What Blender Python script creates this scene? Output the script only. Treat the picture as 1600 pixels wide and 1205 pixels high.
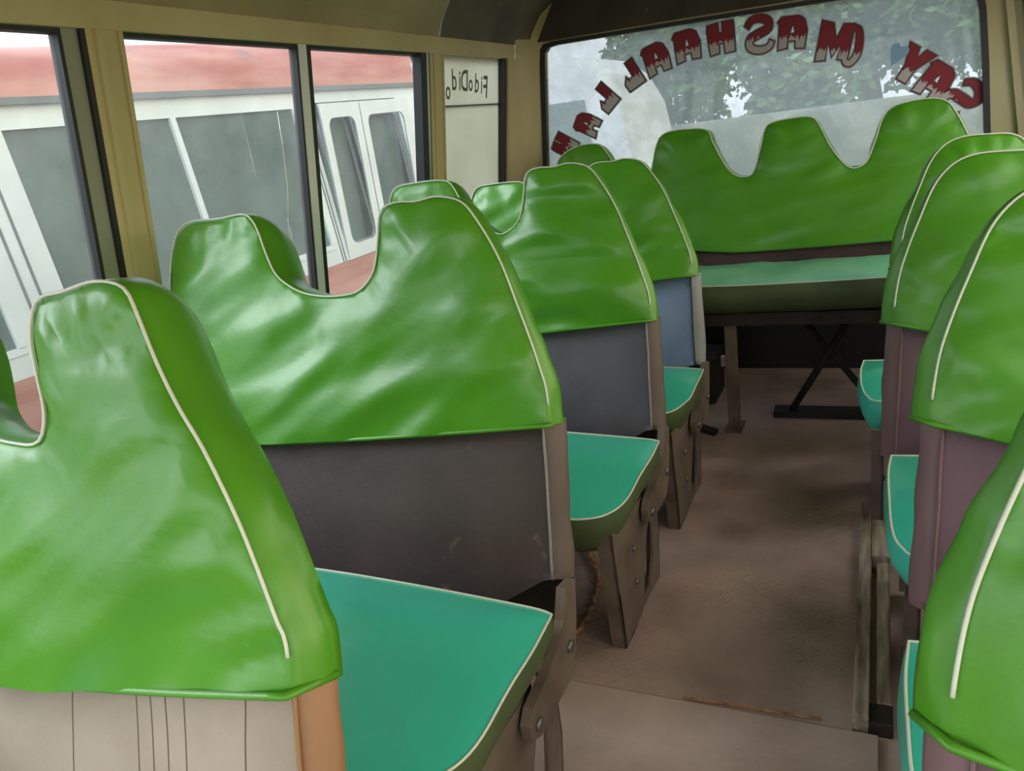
import bpy, bmesh, math, random
import numpy as np
from mathutils import Vector, Matrix, noise
from mathutils.geometry import delaunay_2d_cdt
for o in list(bpy.data.objects): bpy.data.objects.remove(o)
S = bpy.context.scene
COL = S.collection
random.seed(7)

# ------------------------------------------------------------------ camera
CAM_Z = 1.165
YAW, PITCH, ROLL, FPX = .457, .306, -.136, 1226.65
cf = Vector((-math.sin(YAW)*math.cos(PITCH), math.cos(YAW)*math.cos(PITCH), -math.sin(PITCH)))
cr = Vector((math.cos(YAW), math.sin(YAW), 0)); cu = cr.cross(cf)
rr = math.cos(ROLL)*cr + math.sin(ROLL)*cu; uu = -math.sin(ROLL)*cr + math.cos(ROLL)*cu
cd = bpy.data.cameras.new('camera'); cam = bpy.data.objects.new('camera', cd); COL.objects.link(cam)
cd.sensor_width = 36; cd.sensor_fit = 'HORIZONTAL'; cd.lens = FPX/1600*36; cd.clip_start = .02; cd.clip_end = 300
M = Matrix.Identity(4)
for i in range(3):
    M[i][0] = rr[i]; M[i][1] = uu[i]; M[i][2] = -cf[i]
M[2][3] = CAM_Z
cam.matrix_world = M
S.camera = cam

# ------------------------------------------------------------------ world, sun, exposure
w = bpy.data.worlds.new('overcast_sky'); S.world = w; w.use_nodes = True
nt = w.node_tree; nt.nodes.clear()
out = nt.nodes.new('ShaderNodeOutputWorld'); bg = nt.nodes.new('ShaderNodeBackground')
tc = nt.nodes.new('ShaderNodeTexCoord'); sp = nt.nodes.new('ShaderNodeSeparateXYZ')
nt.links.new(tc.outputs['Generated'], sp.inputs[0])
mr = nt.nodes.new('ShaderNodeMapRange'); mr.inputs['From Min'].default_value = -1; mr.inputs['From Max'].default_value = 1
mr.inputs['To Min'].default_value = 1.55; mr.inputs['To Max'].default_value = 1.0   # sky gradient shaped to send more light into the cabin from the front
nt.links.new(sp.outputs['Y'], mr.inputs['Value'])
cm = nt.nodes.new('ShaderNodeValToRGB'); mx_ = nt.nodes.new('ShaderNodeMapRange'); mx_.inputs['From Min'].default_value = -1; mx_.inputs['From Max'].default_value = 1
nt.links.new(sp.outputs['X'], mx_.inputs['Value']); nt.links.new(mx_.outputs[0], cm.inputs[0]); nt.links.new(cm.outputs[0], bg.inputs['Color'])
cm.color_ramp.elements[0].color = (.84, .93, 1.0, 1); cm.color_ramp.elements[0].position = .55; cm.color_ramp.elements[1].color = (1.16, 1.0, .66, 1); cm.color_ramp.elements[1].position = 1.0
nt.links.new(mr.outputs[0], bg.inputs['Strength']); nt.links.new(bg.outputs[0], out.inputs[0])
sd = bpy.data.lights.new('hazy_sun', 'SUN'); sd.energy = 1.6; sd.angle = math.radians(35); sd.color = (.95, .98, 1)
so = bpy.data.objects.new('hazy_sun', sd); COL.objects.link(so)
so.rotation_euler = Vector((.70, .42, -.62)).to_track_quat('-Z', 'Y').to_euler()
S.view_settings.view_transform = 'Standard'; S.view_settings.look = 'None'
S.view_settings.gamma = 1; S.view_settings.use_curve_mapping = False
S.view_settings.exposure = 1.05

# ------------------------------------------------------------------ materials
def srgb(r, g, b):
    f = lambda c: (c/255/12.92 if c/255 <= .04045 else ((c/255+.055)/1.055)**2.4)
    return (f(r), f(g), f(b), 1)
def mat(name, c, rough=.6, metal=0, c2=None, scale=8, bump=0, bscale=40, spec=.5, detail=4, stretch=(1, 1, 1), sheen=0, coat=0):
    m = bpy.data.materials.new(name); m.use_nodes = True; n = m.node_tree; p = n.nodes['Principled BSDF']
    p.inputs['Base Color'].default_value = c; p.inputs['Roughness'].default_value = rough; p.inputs['Metallic'].default_value = metal
    p.inputs['Specular IOR Level'].default_value = spec
    if coat: p.inputs['Coat Weight'].default_value = coat; p.inputs['Coat Roughness'].default_value = .24
    if sheen: p.inputs['Sheen Weight'].default_value = sheen
    t = n.nodes.new('ShaderNodeTexCoord'); mp = n.nodes.new('ShaderNodeMapping'); mp.inputs['Scale'].default_value = stretch
    n.links.new(t.outputs['Object'], mp.inputs[0])
    if c2:
        x = n.nodes.new('ShaderNodeTexNoise'); x.inputs['Scale'].default_value = scale; x.inputs['Detail'].default_value = detail
        n.links.new(mp.outputs[0], x.inputs['Vector'])
        r = n.nodes.new('ShaderNodeValToRGB'); r.color_ramp.elements[0].position = .35; r.color_ramp.elements[1].position = .68
        r.color_ramp.elements[0].color = c; r.color_ramp.elements[1].color = c2
        n.links.new(x.outputs[0], r.inputs[0]); n.links.new(r.outputs[0], p.inputs['Base Color'])
    if bump:
        x = n.nodes.new('ShaderNodeTexNoise'); x.inputs['Scale'].default_value = bscale; x.inputs['Detail'].default_value = 3
        n.links.new(mp.outputs[0], x.inputs['Vector'])
        b = n.nodes.new('ShaderNodeBump'); b.inputs['Strength'].default_value = bump; b.inputs['Distance'].default_value = .004
        n.links.new(x.outputs[0], b.inputs['Height']); n.links.new(b.outputs[0], p.inputs['Normal'])
    return m
GREEN = mat('green_leatherette', srgb(84, 156, 28), .42, c2=srgb(74, 146, 24), scale=5, bump=.15, bscale=60, spec=.5, coat=.45)
PIPE = mat('white_piping', srgb(226, 230, 218), .5)
SEAM = mat('grey_seam_cord', srgb(150, 142, 138), .6)
DARKSEAM = mat('dark_seam_cord', srgb(40, 46, 60), .6)
TEAL = mat('teal_leatherette', srgb(66, 204, 180), .40, c2=srgb(54, 190, 166), scale=4, bump=.12, bscale=50, coat=.6)
SKIRT = mat('olive_skirt_cloth', srgb(86, 102, 66), .6, c2=srgb(68, 84, 52), scale=5, bump=.2)
def panel_mat(name, a, b, creases=False):
    m = mat(name, srgb(*a), .62, c2=srgb(*b), scale=5, bump=.25, bscale=70, detail=6)
    if creases:
        n = m.node_tree; p = n.nodes['Principled BSDF']
        src = p.inputs['Base Color'].links[0].from_socket
        t = n.nodes.new('ShaderNodeTexCoord'); s = n.nodes.new('ShaderNodeSeparateXYZ'); n.links.new(t.outputs['Object'], s.inputs[0])
        nz = n.nodes.new('ShaderNodeTexNoise'); nz.inputs['Scale'].default_value = 3; n.links.new(t.outputs['Object'], nz.inputs['Vector'])
        cur = None
        for k in creases:
            a1 = n.nodes.new('ShaderNodeMath'); a1.operation = 'MULTIPLY_ADD'; a1.inputs[1].default_value = .05; a1.inputs[2].default_value = -k-.025
            n.links.new(nz.outputs[0], a1.inputs[0])
            a2 = n.nodes.new('ShaderNodeMath'); a2.operation = 'ADD'; n.links.new(s.outputs[0], a2.inputs[0]); n.links.new(a1.outputs[0], a2.inputs[1])
            a3 = n.nodes.new('ShaderNodeMath'); a3.operation = 'ABSOLUTE'; n.links.new(a2.outputs[0], a3.inputs[0])
            a4 = n.nodes.new('ShaderNodeMath'); a4.operation = 'LESS_THAN'; a4.inputs[1].default_value = .0012; n.links.new(a3.outputs[0], a4.inputs[0])
            if cur is None: cur = a4.outputs[0]
            else:
                mx = n.nodes.new('ShaderNodeMath'); mx.operation = 'MAXIMUM'; n.links.new(cur, mx.inputs[0]); n.links.new(a4.outputs[0], mx.inputs[1]); cur = mx.outputs[0]
        mix = n.nodes.new('ShaderNodeMix'); mix.data_type = 'RGBA'; mix.inputs['B'].default_value = srgb(95, 80, 70)
        n.links.new(cur, mix.inputs['Factor']); n.links.new(src, mix.inputs['A']); n.links.new(mix.outputs['Result'], p.inputs['Base Color'])
    return m
P_TAN = panel_mat('beige_vinyl', (176, 160, 148), (152, 137, 125), (.04, .155, .18, .205, .235, .325))
P_TANSIDE = panel_mat('tan_vinyl', (170, 130, 98), (150, 112, 82))
def scuff(m, col, lo, scale):
    n = m.node_tree; p = n.nodes['Principled BSDF']; src = p.inputs['Base Color'].links[0].from_socket
    t = n.nodes.new('ShaderNodeTexCoord'); x = n.nodes.new('ShaderNodeTexNoise'); x.inputs['Scale'].default_value = scale; x.inputs['Detail'].default_value = 5
    n.links.new(t.outputs['Object'], x.inputs['Vector']); r = n.nodes.new('ShaderNodeMapRange'); r.inputs['From Min'].default_value = lo; r.inputs['From Max'].default_value = lo+.06; r.inputs['To Max'].default_value = .55
    n.links.new(x.outputs[0], r.inputs['Value']); k = n.nodes.new('ShaderNodeMix'); k.data_type = 'RGBA'; k.inputs['B'].default_value = col
    n.links.new(r.outputs[0], k.inputs['Factor']); n.links.new(src, k.inputs['A']); n.links.new(k.outputs['Result'], p.inputs['Base Color']); return m
P_DARK = scuff(panel_mat('charcoal_vinyl', (80, 68, 66), (62, 52, 52)), srgb(140, 120, 104), .66, 11)
P_DARKSIDE = panel_mat('brown_grey_vinyl', (116, 104, 98), (98, 86, 82))
P_GREY = panel_mat('slate_vinyl', (92, 90, 100), (74, 72, 82))
P_BLUE = panel_mat('blue_grey_vinyl', (128, 148, 182), (110, 128, 160))
P_BLUESIDE = panel_mat('pale_grey_vinyl', (160, 162, 170), (138, 140, 150))
P_PURP = panel_mat('plum_vinyl', (124, 96, 108), (104, 78, 92))
P_PURPSIDE = panel_mat('dusty_rose_vinyl', (140, 110, 112), (118, 90, 94))
TEAL_SHEEN = mat('teal_leatherette_with_sheen', srgb(150, 222, 196), .4, c2=srgb(122, 206, 176), scale=5, bump=.12, bscale=50, coat=.5)  # bench teal made lighter; the window sheen is put into its colour
P_MAROON = panel_mat('dark_maroon_vinyl', (86, 58, 62), (60, 42, 46))
STEEL = mat('brown_painted_steel', srgb(128, 114, 102), .5, .2, c2=srgb(98, 84, 74), scale=10, bump=.3, bscale=50)
DKSTEEL = mat('dark_steel', srgb(62, 54, 50), .55, .3, c2=srgb(44, 38, 36), scale=12)
BOLT = mat('grey_bolt_steel', srgb(120, 118, 118), .4, .7)
CREAM = mat('cream_paint', srgb(206, 194, 150), .45, c2=srgb(190, 176, 128), scale=4, bump=.1, bscale=25, stretch=(1, 1, .4))
CREAM2 = mat('dull_cream_board', srgb(176, 164, 124), .55, c2=srgb(158, 146, 106), scale=3, bump=.1, bscale=20)
PALE = mat('pale_window_bar', srgb(226, 229, 232), .4)
SASH = mat('grey_green_sash', srgb(150, 154, 138), .5)
RUBBER = mat('black_rubber', srgb(34, 34, 38), .5)
ALU = mat('pale_aluminium', srgb(205, 206, 205), .3, .6)
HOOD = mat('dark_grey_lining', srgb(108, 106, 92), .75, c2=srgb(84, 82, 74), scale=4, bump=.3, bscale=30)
HEADER = mat('dark_brown_lining', srgb(76, 68, 58), .7, c2=srgb(58, 50, 45), scale=5, bump=.2)
WOOD = mat('weathered_wood', srgb(186, 172, 154), .75, c2=srgb(112, 96, 82), scale=9, bump=.5, bscale=25, stretch=(6, .7, 6))
WHITE = mat('white_bus_paint', srgb(228, 237, 248), .4, c2=srgb(212, 221, 232), scale=3)
REDP = mat('faded_red_paint', srgb(172, 96, 90), .55, c2=srgb(206, 152, 146), scale=2.6, stretch=(1, .5, 3), detail=10)
GREYP = mat('grey_gutter_rubber', srgb(112, 118, 128), .6)
ROPE = mat('tan_twisted_rope', srgb(206, 160, 118), .7, c2=srgb(140, 100, 72), scale=60, bump=.5, bscale=90)
JUNK = mat('dusty_black_metal', srgb(58, 56, 54), .6, .2, c2=srgb(38, 36, 36), scale=12)
DIRT = mat('brown_earth', srgb(150, 130, 108), .9, c2=srgb(126, 106, 86), scale=1.5, bump=.5, bscale=8)
LEAF = mat('tree_leaves', srgb(96, 122, 78), .6, c2=srgb(66, 92, 56), scale=2.5)
BARK = mat('tree_bark', srgb(96, 82, 68), .9)
CONC = mat('pale_concrete', srgb(150, 156, 148), .85, c2=srgb(126, 134, 126), scale=2)

def glass(name, dust, lo, hi, scale=3, tint=(1, 1, 1, 1), stretch=(1, 1, 1), gloss=.12):
    m = bpy.data.materials.new(name); m.use_nodes = True; n = m.node_tree; n.nodes.clear()
    o = n.nodes.new('ShaderNodeOutputMaterial')
    tr = n.nodes.new('ShaderNodeBsdfTransparent'); tr.inputs[0].default_value = tint
    gl = n.nodes.new('ShaderNodeBsdfGlossy'); gl.inputs['Roughness'].default_value = .03
    df = n.nodes.new('ShaderNodeBsdfDiffuse'); df.inputs[0].default_value = dust
    tl = n.nodes.new('ShaderNodeBsdfTranslucent'); tl.inputs[0].default_value = dust
    md = n.nodes.new('ShaderNodeMixShader'); md.inputs[0].default_value = .6
    n.links.new(df.outputs[0], md.inputs[1]); n.links.new(tl.outputs[0], md.inputs[2])
    lw = n.nodes.new('ShaderNodeLayerWeight'); lw.inputs['Blend'].default_value = .5
    pw = n.nodes.new('ShaderNodeMath'); pw.operation = 'POWER'; pw.inputs[1].default_value = 5; n.links.new(lw.outputs['Facing'], pw.inputs[0])
    fr = n.nodes.new('ShaderNodeMath'); fr.operation = 'MULTIPLY_ADD'; fr.inputs[1].default_value = .7; fr.inputs[2].default_value = .03; n.links.new(pw.outputs[0], fr.inputs[0])
    mg = n.nodes.new('ShaderNodeMixShader'); n.links.new(fr.outputs[0], mg.inputs[0]); n.links.new(tr.outputs[0], mg.inputs[1]); n.links.new(gl.outputs[0], mg.inputs[2])
    t = n.nodes.new('ShaderNodeTexCoord'); mp = n.nodes.new('ShaderNodeMapping'); mp.inputs['Scale'].default_value = stretch
    x = n.nodes.new('ShaderNodeTexNoise'); x.inputs['Scale'].default_value = scale; x.inputs['Detail'].default_value = 8; x.inputs['Roughness'].default_value = .65
    n.links.new(t.outputs['Object'], mp.inputs[0]); n.links.new(mp.outputs[0], x.inputs['Vector'])
    r = n.nodes.new('ShaderNodeMapRange'); r.inputs['From Min'].default_value = .35; r.inputs['From Max'].default_value = .7
    r.inputs['To Min'].default_value = lo; r.inputs['To Max'].default_value = hi
    n.links.new(x.outputs[0], r.inputs['Value'])
    mm = n.nodes.new('ShaderNodeMixShader'); n.links.new(r.outputs[0], mm.inputs[0]); n.links.new(mg.outputs[0], mm.inputs[1]); n.links.new(md.outputs[0], mm.inputs[2])
    n.links.new(mm.outputs[0], o.inputs[0])
    return m
G_SIDE = glass('dusty_window_glass', srgb(225, 228, 225), .03, .10, tint=(.86, .89, .9, 1))
G_REAR = glass('dirty_rear_glass', srgb(164, 182, 190), .30, .55, scale=4)
G_FILM = glass('pale_window_film', srgb(202, 204, 190), .86, .97, scale=4)
G_OUT = glass('grey_green_bus_glass', srgb(172, 192, 198), .42, .74, scale=2.2, tint=(.7, .8, .8, 1))

def floor_mat(name, a, b, tread):
    m = mat(name, srgb(*a), .55, .15, c2=srgb(*b), scale=4, bump=.3, bscale=60, detail=9)
    n = m.node_tree; p = n.nodes['Principled BSDF']; L = n.links.new
    if tread:
        t = n.nodes.new('ShaderNodeTexCoord'); s = n.nodes.new('ShaderNodeSeparateXYZ'); L(t.outputs['Object'], s.inputs[0])
        def mth(op, a, b=None, c=None):
            k = n.nodes.new('ShaderNodeMath'); k.operation = op
            for i, v in enumerate((a, b, c)):
                if v is None: continue
                if isinstance(v, (int, float)): k.inputs[i].default_value = v
                else: L(v, k.inputs[i])
            return k.outputs[0]
        kx = mth('MULTIPLY', s.outputs[0], 38.); ky = mth('MULTIPLY', s.outputs[1], 38.)
        fx = mth('SUBTRACT', mth('FRACT', kx), .5); fy = mth('SUBTRACT', mth('FRACT', ky), .5)
        par = mth('MODULO', mth('ABSOLUTE', mth('ADD', mth('FLOOR', kx), mth('FLOOR', ky))), 2.)
        sg = mth('MULTIPLY_ADD', par, 2., -1.)
        u = mth('ADD', fx, mth('MULTIPLY', fy, sg)); v = mth('SUBTRACT', fx, mth('MULTIPLY', fy, sg))
        e = mth('ADD', mth('MULTIPLY', mth('MULTIPLY', u, u), 1.6), mth('MULTIPLY', mth('MULTIPLY', v, v), 22.))
        hgt = mth('MAXIMUM', mth('SUBTRACT', 1., e), 0.)
        wn = n.nodes.new('ShaderNodeTexNoise'); wn.inputs['Scale'].default_value = 2.2; L(t.outputs['Object'], wn.inputs['Vector'])
        wr = n.nodes.new('ShaderNodeMapRange'); wr.inputs['From Min'].default_value = .42; wr.inputs['From Max'].default_value = .62; L(wn.outputs[0], wr.inputs['Value'])
        hh = mth('MULTIPLY', hgt, wr.outputs[0])
        old = p.inputs['Normal'].links[0].from_node
        b2 = n.nodes.new('ShaderNodeBump'); b2.inputs['Strength'].default_value = .55; b2.inputs['Distance'].default_value = .003
        L(hh, b2.inputs['Height']); L(old.outputs[0], b2.inputs['Normal']); L(b2.outputs[0], p.inputs['Normal'])
    return m
scuff(REDP, srgb(120, 116, 124), .60, 2.3)
FLOOR = floor_mat('worn_tread_plate', (204, 176, 168), (158, 134, 126), True)
FLOOR2 = floor_mat('dusty_floor_sheet', (216, 190, 182), (184, 160, 152), False)

# ------------------------------------------------------------------ mesh helpers
class MB:
    def __init__(s): s.v = []; s.f = []; s.mi = []; s.mats = []; s.sm = []
    def m(s, mt):
        if mt not in s.mats: s.mats.append(mt)
        return s.mats.index(mt)
    def add(s, vs, fs, mt, smooth=False):
        k = len(s.v); i = s.m(mt); s.v += [tuple(v) for v in vs]
        for f in fs: s.f.append([a+k for a in f]); s.mi.append(i); s.sm.append(smooth)
    def box(s, a, b, mt, bev=0):
        x0, y0, z0 = [min(p, q) for p, q in zip(a, b)]; x1, y1, z1 = [max(p, q) for p, q in zip(a, b)]
        if bev:
            bm = bmesh.new(); bmesh.ops.create_cube(bm, size=1)
            for v in bm.verts: v.co = Vector(((x0+x1)/2+v.co.x*(x1-x0), (y0+y1)/2+v.co.y*(y1-y0), (z0+z1)/2+v.co.z*(z1-z0)))
            bmesh.ops.bevel(bm, geom=list(bm.edges), offset=bev, segments=2, affect='EDGES', profile=.5)
            bm.verts.index_update(); s.add([v.co[:] for v in bm.verts], [[v.index for v in f.verts] for f in bm.faces], mt); bm.free(); return
        vs = [(x, y, z) for z in (z0, z1) for y in (y0, y1) for x in (x0, x1)]
        s.add(vs, [(0, 2, 3, 1), (4, 5, 7, 6), (0, 1, 5, 4), (2, 6, 7, 3), (0, 4, 6, 2), (1, 3, 7, 5)], mt)
    def prism(s, poly, ext, mt, holes=None, smooth=False):
        # poly: list of 3-D points, ext: extrusion vector; holes: list of 3-D loops
        poly = [Vector(p) for p in poly]; ext = Vector(ext)
        loops = [poly]+[[Vector(p) for p in h] for h in (holes or [])]
        nrm = ext.normalized(); ax = (loops[0][1]-loops[0][0]); ax = (ax-ax.dot(nrm)*nrm).normalized(); ay = nrm.cross(ax); o = poly[0]
        p2 = []; ed = []; pts = []
        for l in loops:
            k = len(pts)
            for i, p in enumerate(l): pts.append(p); p2.append(Vector(((p-o).dot(ax), (p-o).dot(ay)))); ed.append((k+i, k+(i+1) % len(l)))
        r = delaunay_2d_cdt(p2, ed, [], 1 if not holes else 0, 1e-6)
        tri = [f for f in r[2]]
        if holes:
            def inside(q, l):
                c = False
                for i in range(len(l)):
                    a, b = l[i], l[i-1]
                    if (a.y > q.y) != (b.y > q.y) and q.x < (b.x-a.x)*(q.y-a.y)/(b.y-a.y)+a.x: c = not c
                return c
            l2 = []; k = 0
            for l in loops: l2.append(p2[k:k+len(l)]); k += len(l)
            def ok(f):
                q = sum((r[0][i] for i in f), Vector((0, 0)))/len(f)
                return inside(q, l2[0]) and not any(inside(q, h) for h in l2[1:])
            tri = [f for f in tri if ok(f)]
        V = [o+ax*q.x+ay*q.y for q in r[0]]; n = len(V)
        s.add([v[:] for v in V]+[(v+ext)[:] for v in V], [list(f)[::-1] for f in tri]+[[i+n for i in f] for f in tri], mt)
        for l in loops:
            m_ = len(l)
            s.add([p[:] for p in l]+[(p+ext)[:] for p in l], [(i, (i+1) % m_, (i+1) % m_+m_, i+m_) for i in range(m_)], mt, smooth)
    def tube(s, pts, r, mt, n=8, closed=False, cap=True):
        pts = [Vector(p) for p in pts]; m_ = len(pts); up = None; V = []; F = []
        for i, p in enumerate(pts):
            a = pts[i-1] if (i or closed) else p; b = pts[(i+1) % m_] if (i < m_-1 or closed) else p
            t = (b-a).normalized()
            if up is None: up = t.orthogonal().normalized()
            up = (up-up.dot(t)*t).normalized(); sd_ = t.cross(up)
            rr_ = r[i] if isinstance(r, (list, tuple)) else r
            V += [(p+(up*math.cos(k/n*2*math.pi)+sd_*math.sin(k/n*2*math.pi))*rr_)[:] for k in range(n)]
        for i in range(m_ if closed else m_-1):
            j = (i+1) % m_
            for k in range(n): F.append((i*n+k, i*n+(k+1) % n, j*n+(k+1) % n, j*n+k))
        if cap and not closed: F.append(list(range(n))[::-1]); F.append([(m_-1)*n+k for k in range(n)])
        s.add(V, F, mt, True)
    def build(s, name, parent=None, origin=None, fixn=True):
        me = bpy.data.meshes.new(name); o_ = Vector(origin) if origin is not None else Vector((0, 0, 0))
        me.from_pydata([(Vector(v)-o_)[:] for v in s.v], [], s.f)
        for mt in s.mats: me.materials.append(mt)
        for p, i, sm in zip(me.polygons, s.mi, s.sm): p.material_index = i; p.use_smooth = sm
        me.update()
        if fixn:
            bm = bmesh.new(); bm.from_mesh(me); bmesh.ops.remove_doubles(bm, verts=bm.verts, dist=1e-5); bmesh.ops.recalc_face_normals(bm, faces=bm.faces); bm.to_mesh(me); bm.free()
        ob = bpy.data.objects.new(name, me); COL.objects.link(ob)
        if parent: ob.parent = parent
        elif origin is not None: ob.location = o_
        return ob
def tag(o, label=None, cat=None, group=None, kind=None):
    if label: o['label'] = label
    if cat: o['category'] = cat
    if group: o['group'] = group
    if kind: o['kind'] = kind
    return o
def empty(name, loc, label, cat, group=None):
    o = bpy.data.objects.new(name, None); COL.objects.link(o); o.location = loc; o.empty_display_size = .1
    return tag(o, label, cat, group)
def struct(o): o['kind'] = 'structure'; return o

def smooth_line(pts, step):
    """Catmull-Rom through 2-D/3-D points, resampled evenly"""
    P = [np.array(p, float) for p in pts]; P = [2*P[0]-P[1]]+P+[2*P[-1]-P[-2]]; out_ = []
    for i in range(1, len(P)-2):
        for t in np.linspace(0, 1, 12, endpoint=False):
            a, b, c, d = P[i-1:i+3]
            out_.append(.5*((2*b)+(-a+c)*t+(2*a-5*b+4*c-d)*t*t+(-a+3*b-3*c+d)*t**3))
    out_.append(P[-2]); out_ = np.array(out_)
    L_ = np.r_[0, np.cumsum(np.linalg.norm(np.diff(out_, axis=0), axis=1))]; n_ = max(3, int(L_[-1]/step)+1)
    q = np.linspace(0, L_[-1], n_)
    return np.stack([np.interp(q, L_, out_[:, k]) for k in range(out_.shape[1])], 1)
def nz(x, y, z=0): return noise.noise(Vector((x, y, z)))
def sstep(a, b, x): t = np.clip((x-a)/(b-a), 0, 1); return t*t*(3-2*t)

# ------------------------------------------------------------------ seat backs
def back_cover(parent, org, yb, slope, outline, hem, T, oxb, oxt, drop, seed, wr, mats=(GREEN, PIPE), step=.012, side=1, puff=.02):
    """Padded back cover: outline runs from the aisle hem up and over the humps to the far hem (x, z);
    hem(x) gives the bottom edge; the face lies on y = yb + slope*(z-.679)."""
    nv = np.array([0, -1, slope])/math.hypot(1, slope)
    loop = smooth_line(outline, step); nl = len(loop)
    xs = np.linspace(loop[-1, 0], loop[0, 0], max(4, int(abs(loop[-1, 0]-loop[0, 0])/step)))[1:-1]
    bot = np.array([(x, hem(x)) for x in xs]); full = np.vstack([loop, bot])
    base = lambda p: np.array([p[0], yb+slope*(p[1]-.679), p[1]])
    # fill
    lo, hi = full.min(0), full.max(0)
    gx, gz = np.meshgrid(np.arange(lo[0], hi[0], step), np.arange(lo[1], hi[1], step)); g = np.stack([gx.ravel(), gz.ravel()], 1)
    g[1::2, 0] += 0
    d = np.sqrt(((g[:, None, :]-full[None])**2).sum(-1)).min(1)
    x, y = g[:, 0], g[:, 1]; ins = np.zeros(len(g), bool)
    for i in range(len(full)):
        a, b = full[i], full[i-1]
        if a[1] == b[1]: continue
        c = ((a[1] > y) != (b[1] > y)) & (x < (b[0]-a[0])*(y-a[1])/(b[1]-a[1])+a[0]); ins ^= c
    g = g[ins & (d > step*.55)]
    pts = np.vstack([full, g]); n_ = len(full)
    res = delaunay_2d_cdt([Vector(p) for p in pts], [(i, (i+1) % n_) for i in range(n_)], [], 1, 1e-7)
    P2 = np.array([v[:] for v in res[0]]); tris = res[2]
    D = np.sqrt(((P2[:, None, :]-loop[None])**2).sum(-1)); near = D.argmin(1); D = D.min(1)
    rnd = random.Random(seed); ph = [rnd.uniform(0, 50) for _ in range(6)]
    F = []
    for p, dd, k in zip(P2, D, near):
        s_ = k*step
        h = puff*(1-math.exp(-dd/.045))
        h += .013*math.exp(-dd/.06)*(1-math.exp(-dd/.010))*nz(s_*22+ph[0], dd*7, ph[1])*wr[0]          # gathers along the piping
        a = wr[2]; u = p[0]*math.cos(a)+p[1]*math.sin(a); v = -p[0]*math.sin(a)+p[1]*math.cos(a)
        h += wr[1]*.017*(1-math.exp(-dd/.03))*nz(u*3.2+ph[2], v*13+ph[3], ph[4])                        # long soft folds
        h += .007*wr[1]*(1-math.exp(-dd/.03))*nz(u*7+ph[3], v*26+ph[2], ph[5])
        h += .012*(1-math.exp(-dd/.05))*nz(p[0]*3+ph[4], p[1]*3+ph[5], 1)
        F.append(base(p)+nv*h)
    mb = MB()
    mb.add([f-org for f in F], [list(t) for t in tris], mats[0], True)
    # rims: front loop -> back loop
    tan = np.gradient(loop, axis=0); tan /= np.linalg.norm(tan, axis=1)[:, None]+1e-9; n2 = np.stack([tan[:, 1], -tan[:, 0]], 1)*side
    bl = loop.copy(); k = sstep(.74, 1.02, loop[:, 1])
    aisle = (np.abs(loop[:, 0]-loop[0, 0]) < .24) & (n2[:, 0]*side > -.2) & (np.arange(nl) < nl*.45)
    bl[:, 0] += side*np.where(aisle, oxb*(1-k)+oxt*k, -.012*side*np.sign(n2[:, 0])*(np.arange(nl) > nl*.8)); bl[:, 1] += -drop*k*(n2[:, 1] > -.3)
    Tk = T*(.42+.58*k)
    R = 7; ring = []
    for r in range(R):
        t = r/(R-1); row = []
        for i in range(nl):
            q = loop[i]+(bl[i]-loop[i])*t**1.6
            bul = .011*math.sin(math.pi*t)
            wv = .006*wr[0]*math.sin(math.pi*min(1, t*1.0))*nz(i*step*16+ph[1], t*2, ph[0])
            q = q+n2[i]*(bul+wv)
            row.append(base(q)-nv*Tk[i]*t-org)
        ring += row
    fs = [(r*nl+i, r*nl+i+1, (r+1)*nl+i+1, (r+1)*nl+i) for r in range(R-1) for i in range(nl-1)]
    mb.add(ring, fs, mats[0], True)
    # rear skin
    fullb = np.vstack([bl, bot])
    kb = sstep(.74, 1.02, fullb[:, 1]); rs = delaunay_2d_cdt([Vector(p) for p in fullb], [(i, (i+1) % n_) for i in range(n_)], [], 1, 1e-7)
    Pb = np.array([v[:] for v in rs[0]]); kk = sstep(.74, 1.02, Pb[:, 1])
    mb.add([base(p)-nv*(T*(.42+.58*q))-org for p, q in zip(Pb, kk)], [list(t)[::-1] for t in rs[2]], mats[0], False)
    cov = mb.build('back_cover', parent)
    pb = MB(); pl = []
    skip = 3
    for i in range(skip, nl-2):
        q = base(loop[i])+nv*.003-org; pl.append(q)
    pb.tube([p.tolist() for p in pl], .0021, mats[1], 6); tag(pb.build('piping', cov), 'thin white piping')
    hb = MB(); hl = [base((x_, hem(x_)))+nv*.012-org for x_ in np.linspace(loop[-1, 0]+.01*side, loop[0, 0], 40)]
    e = base((loop[0, 0]+oxb*side, hem(loop[0, 0])+.005)); hl.append(e-nv*T*.35-org)
    hb.tube([p.tolist() for p in hl], .0045, mats[0], 6); hb.build('hem', cov)
    return cov

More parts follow.
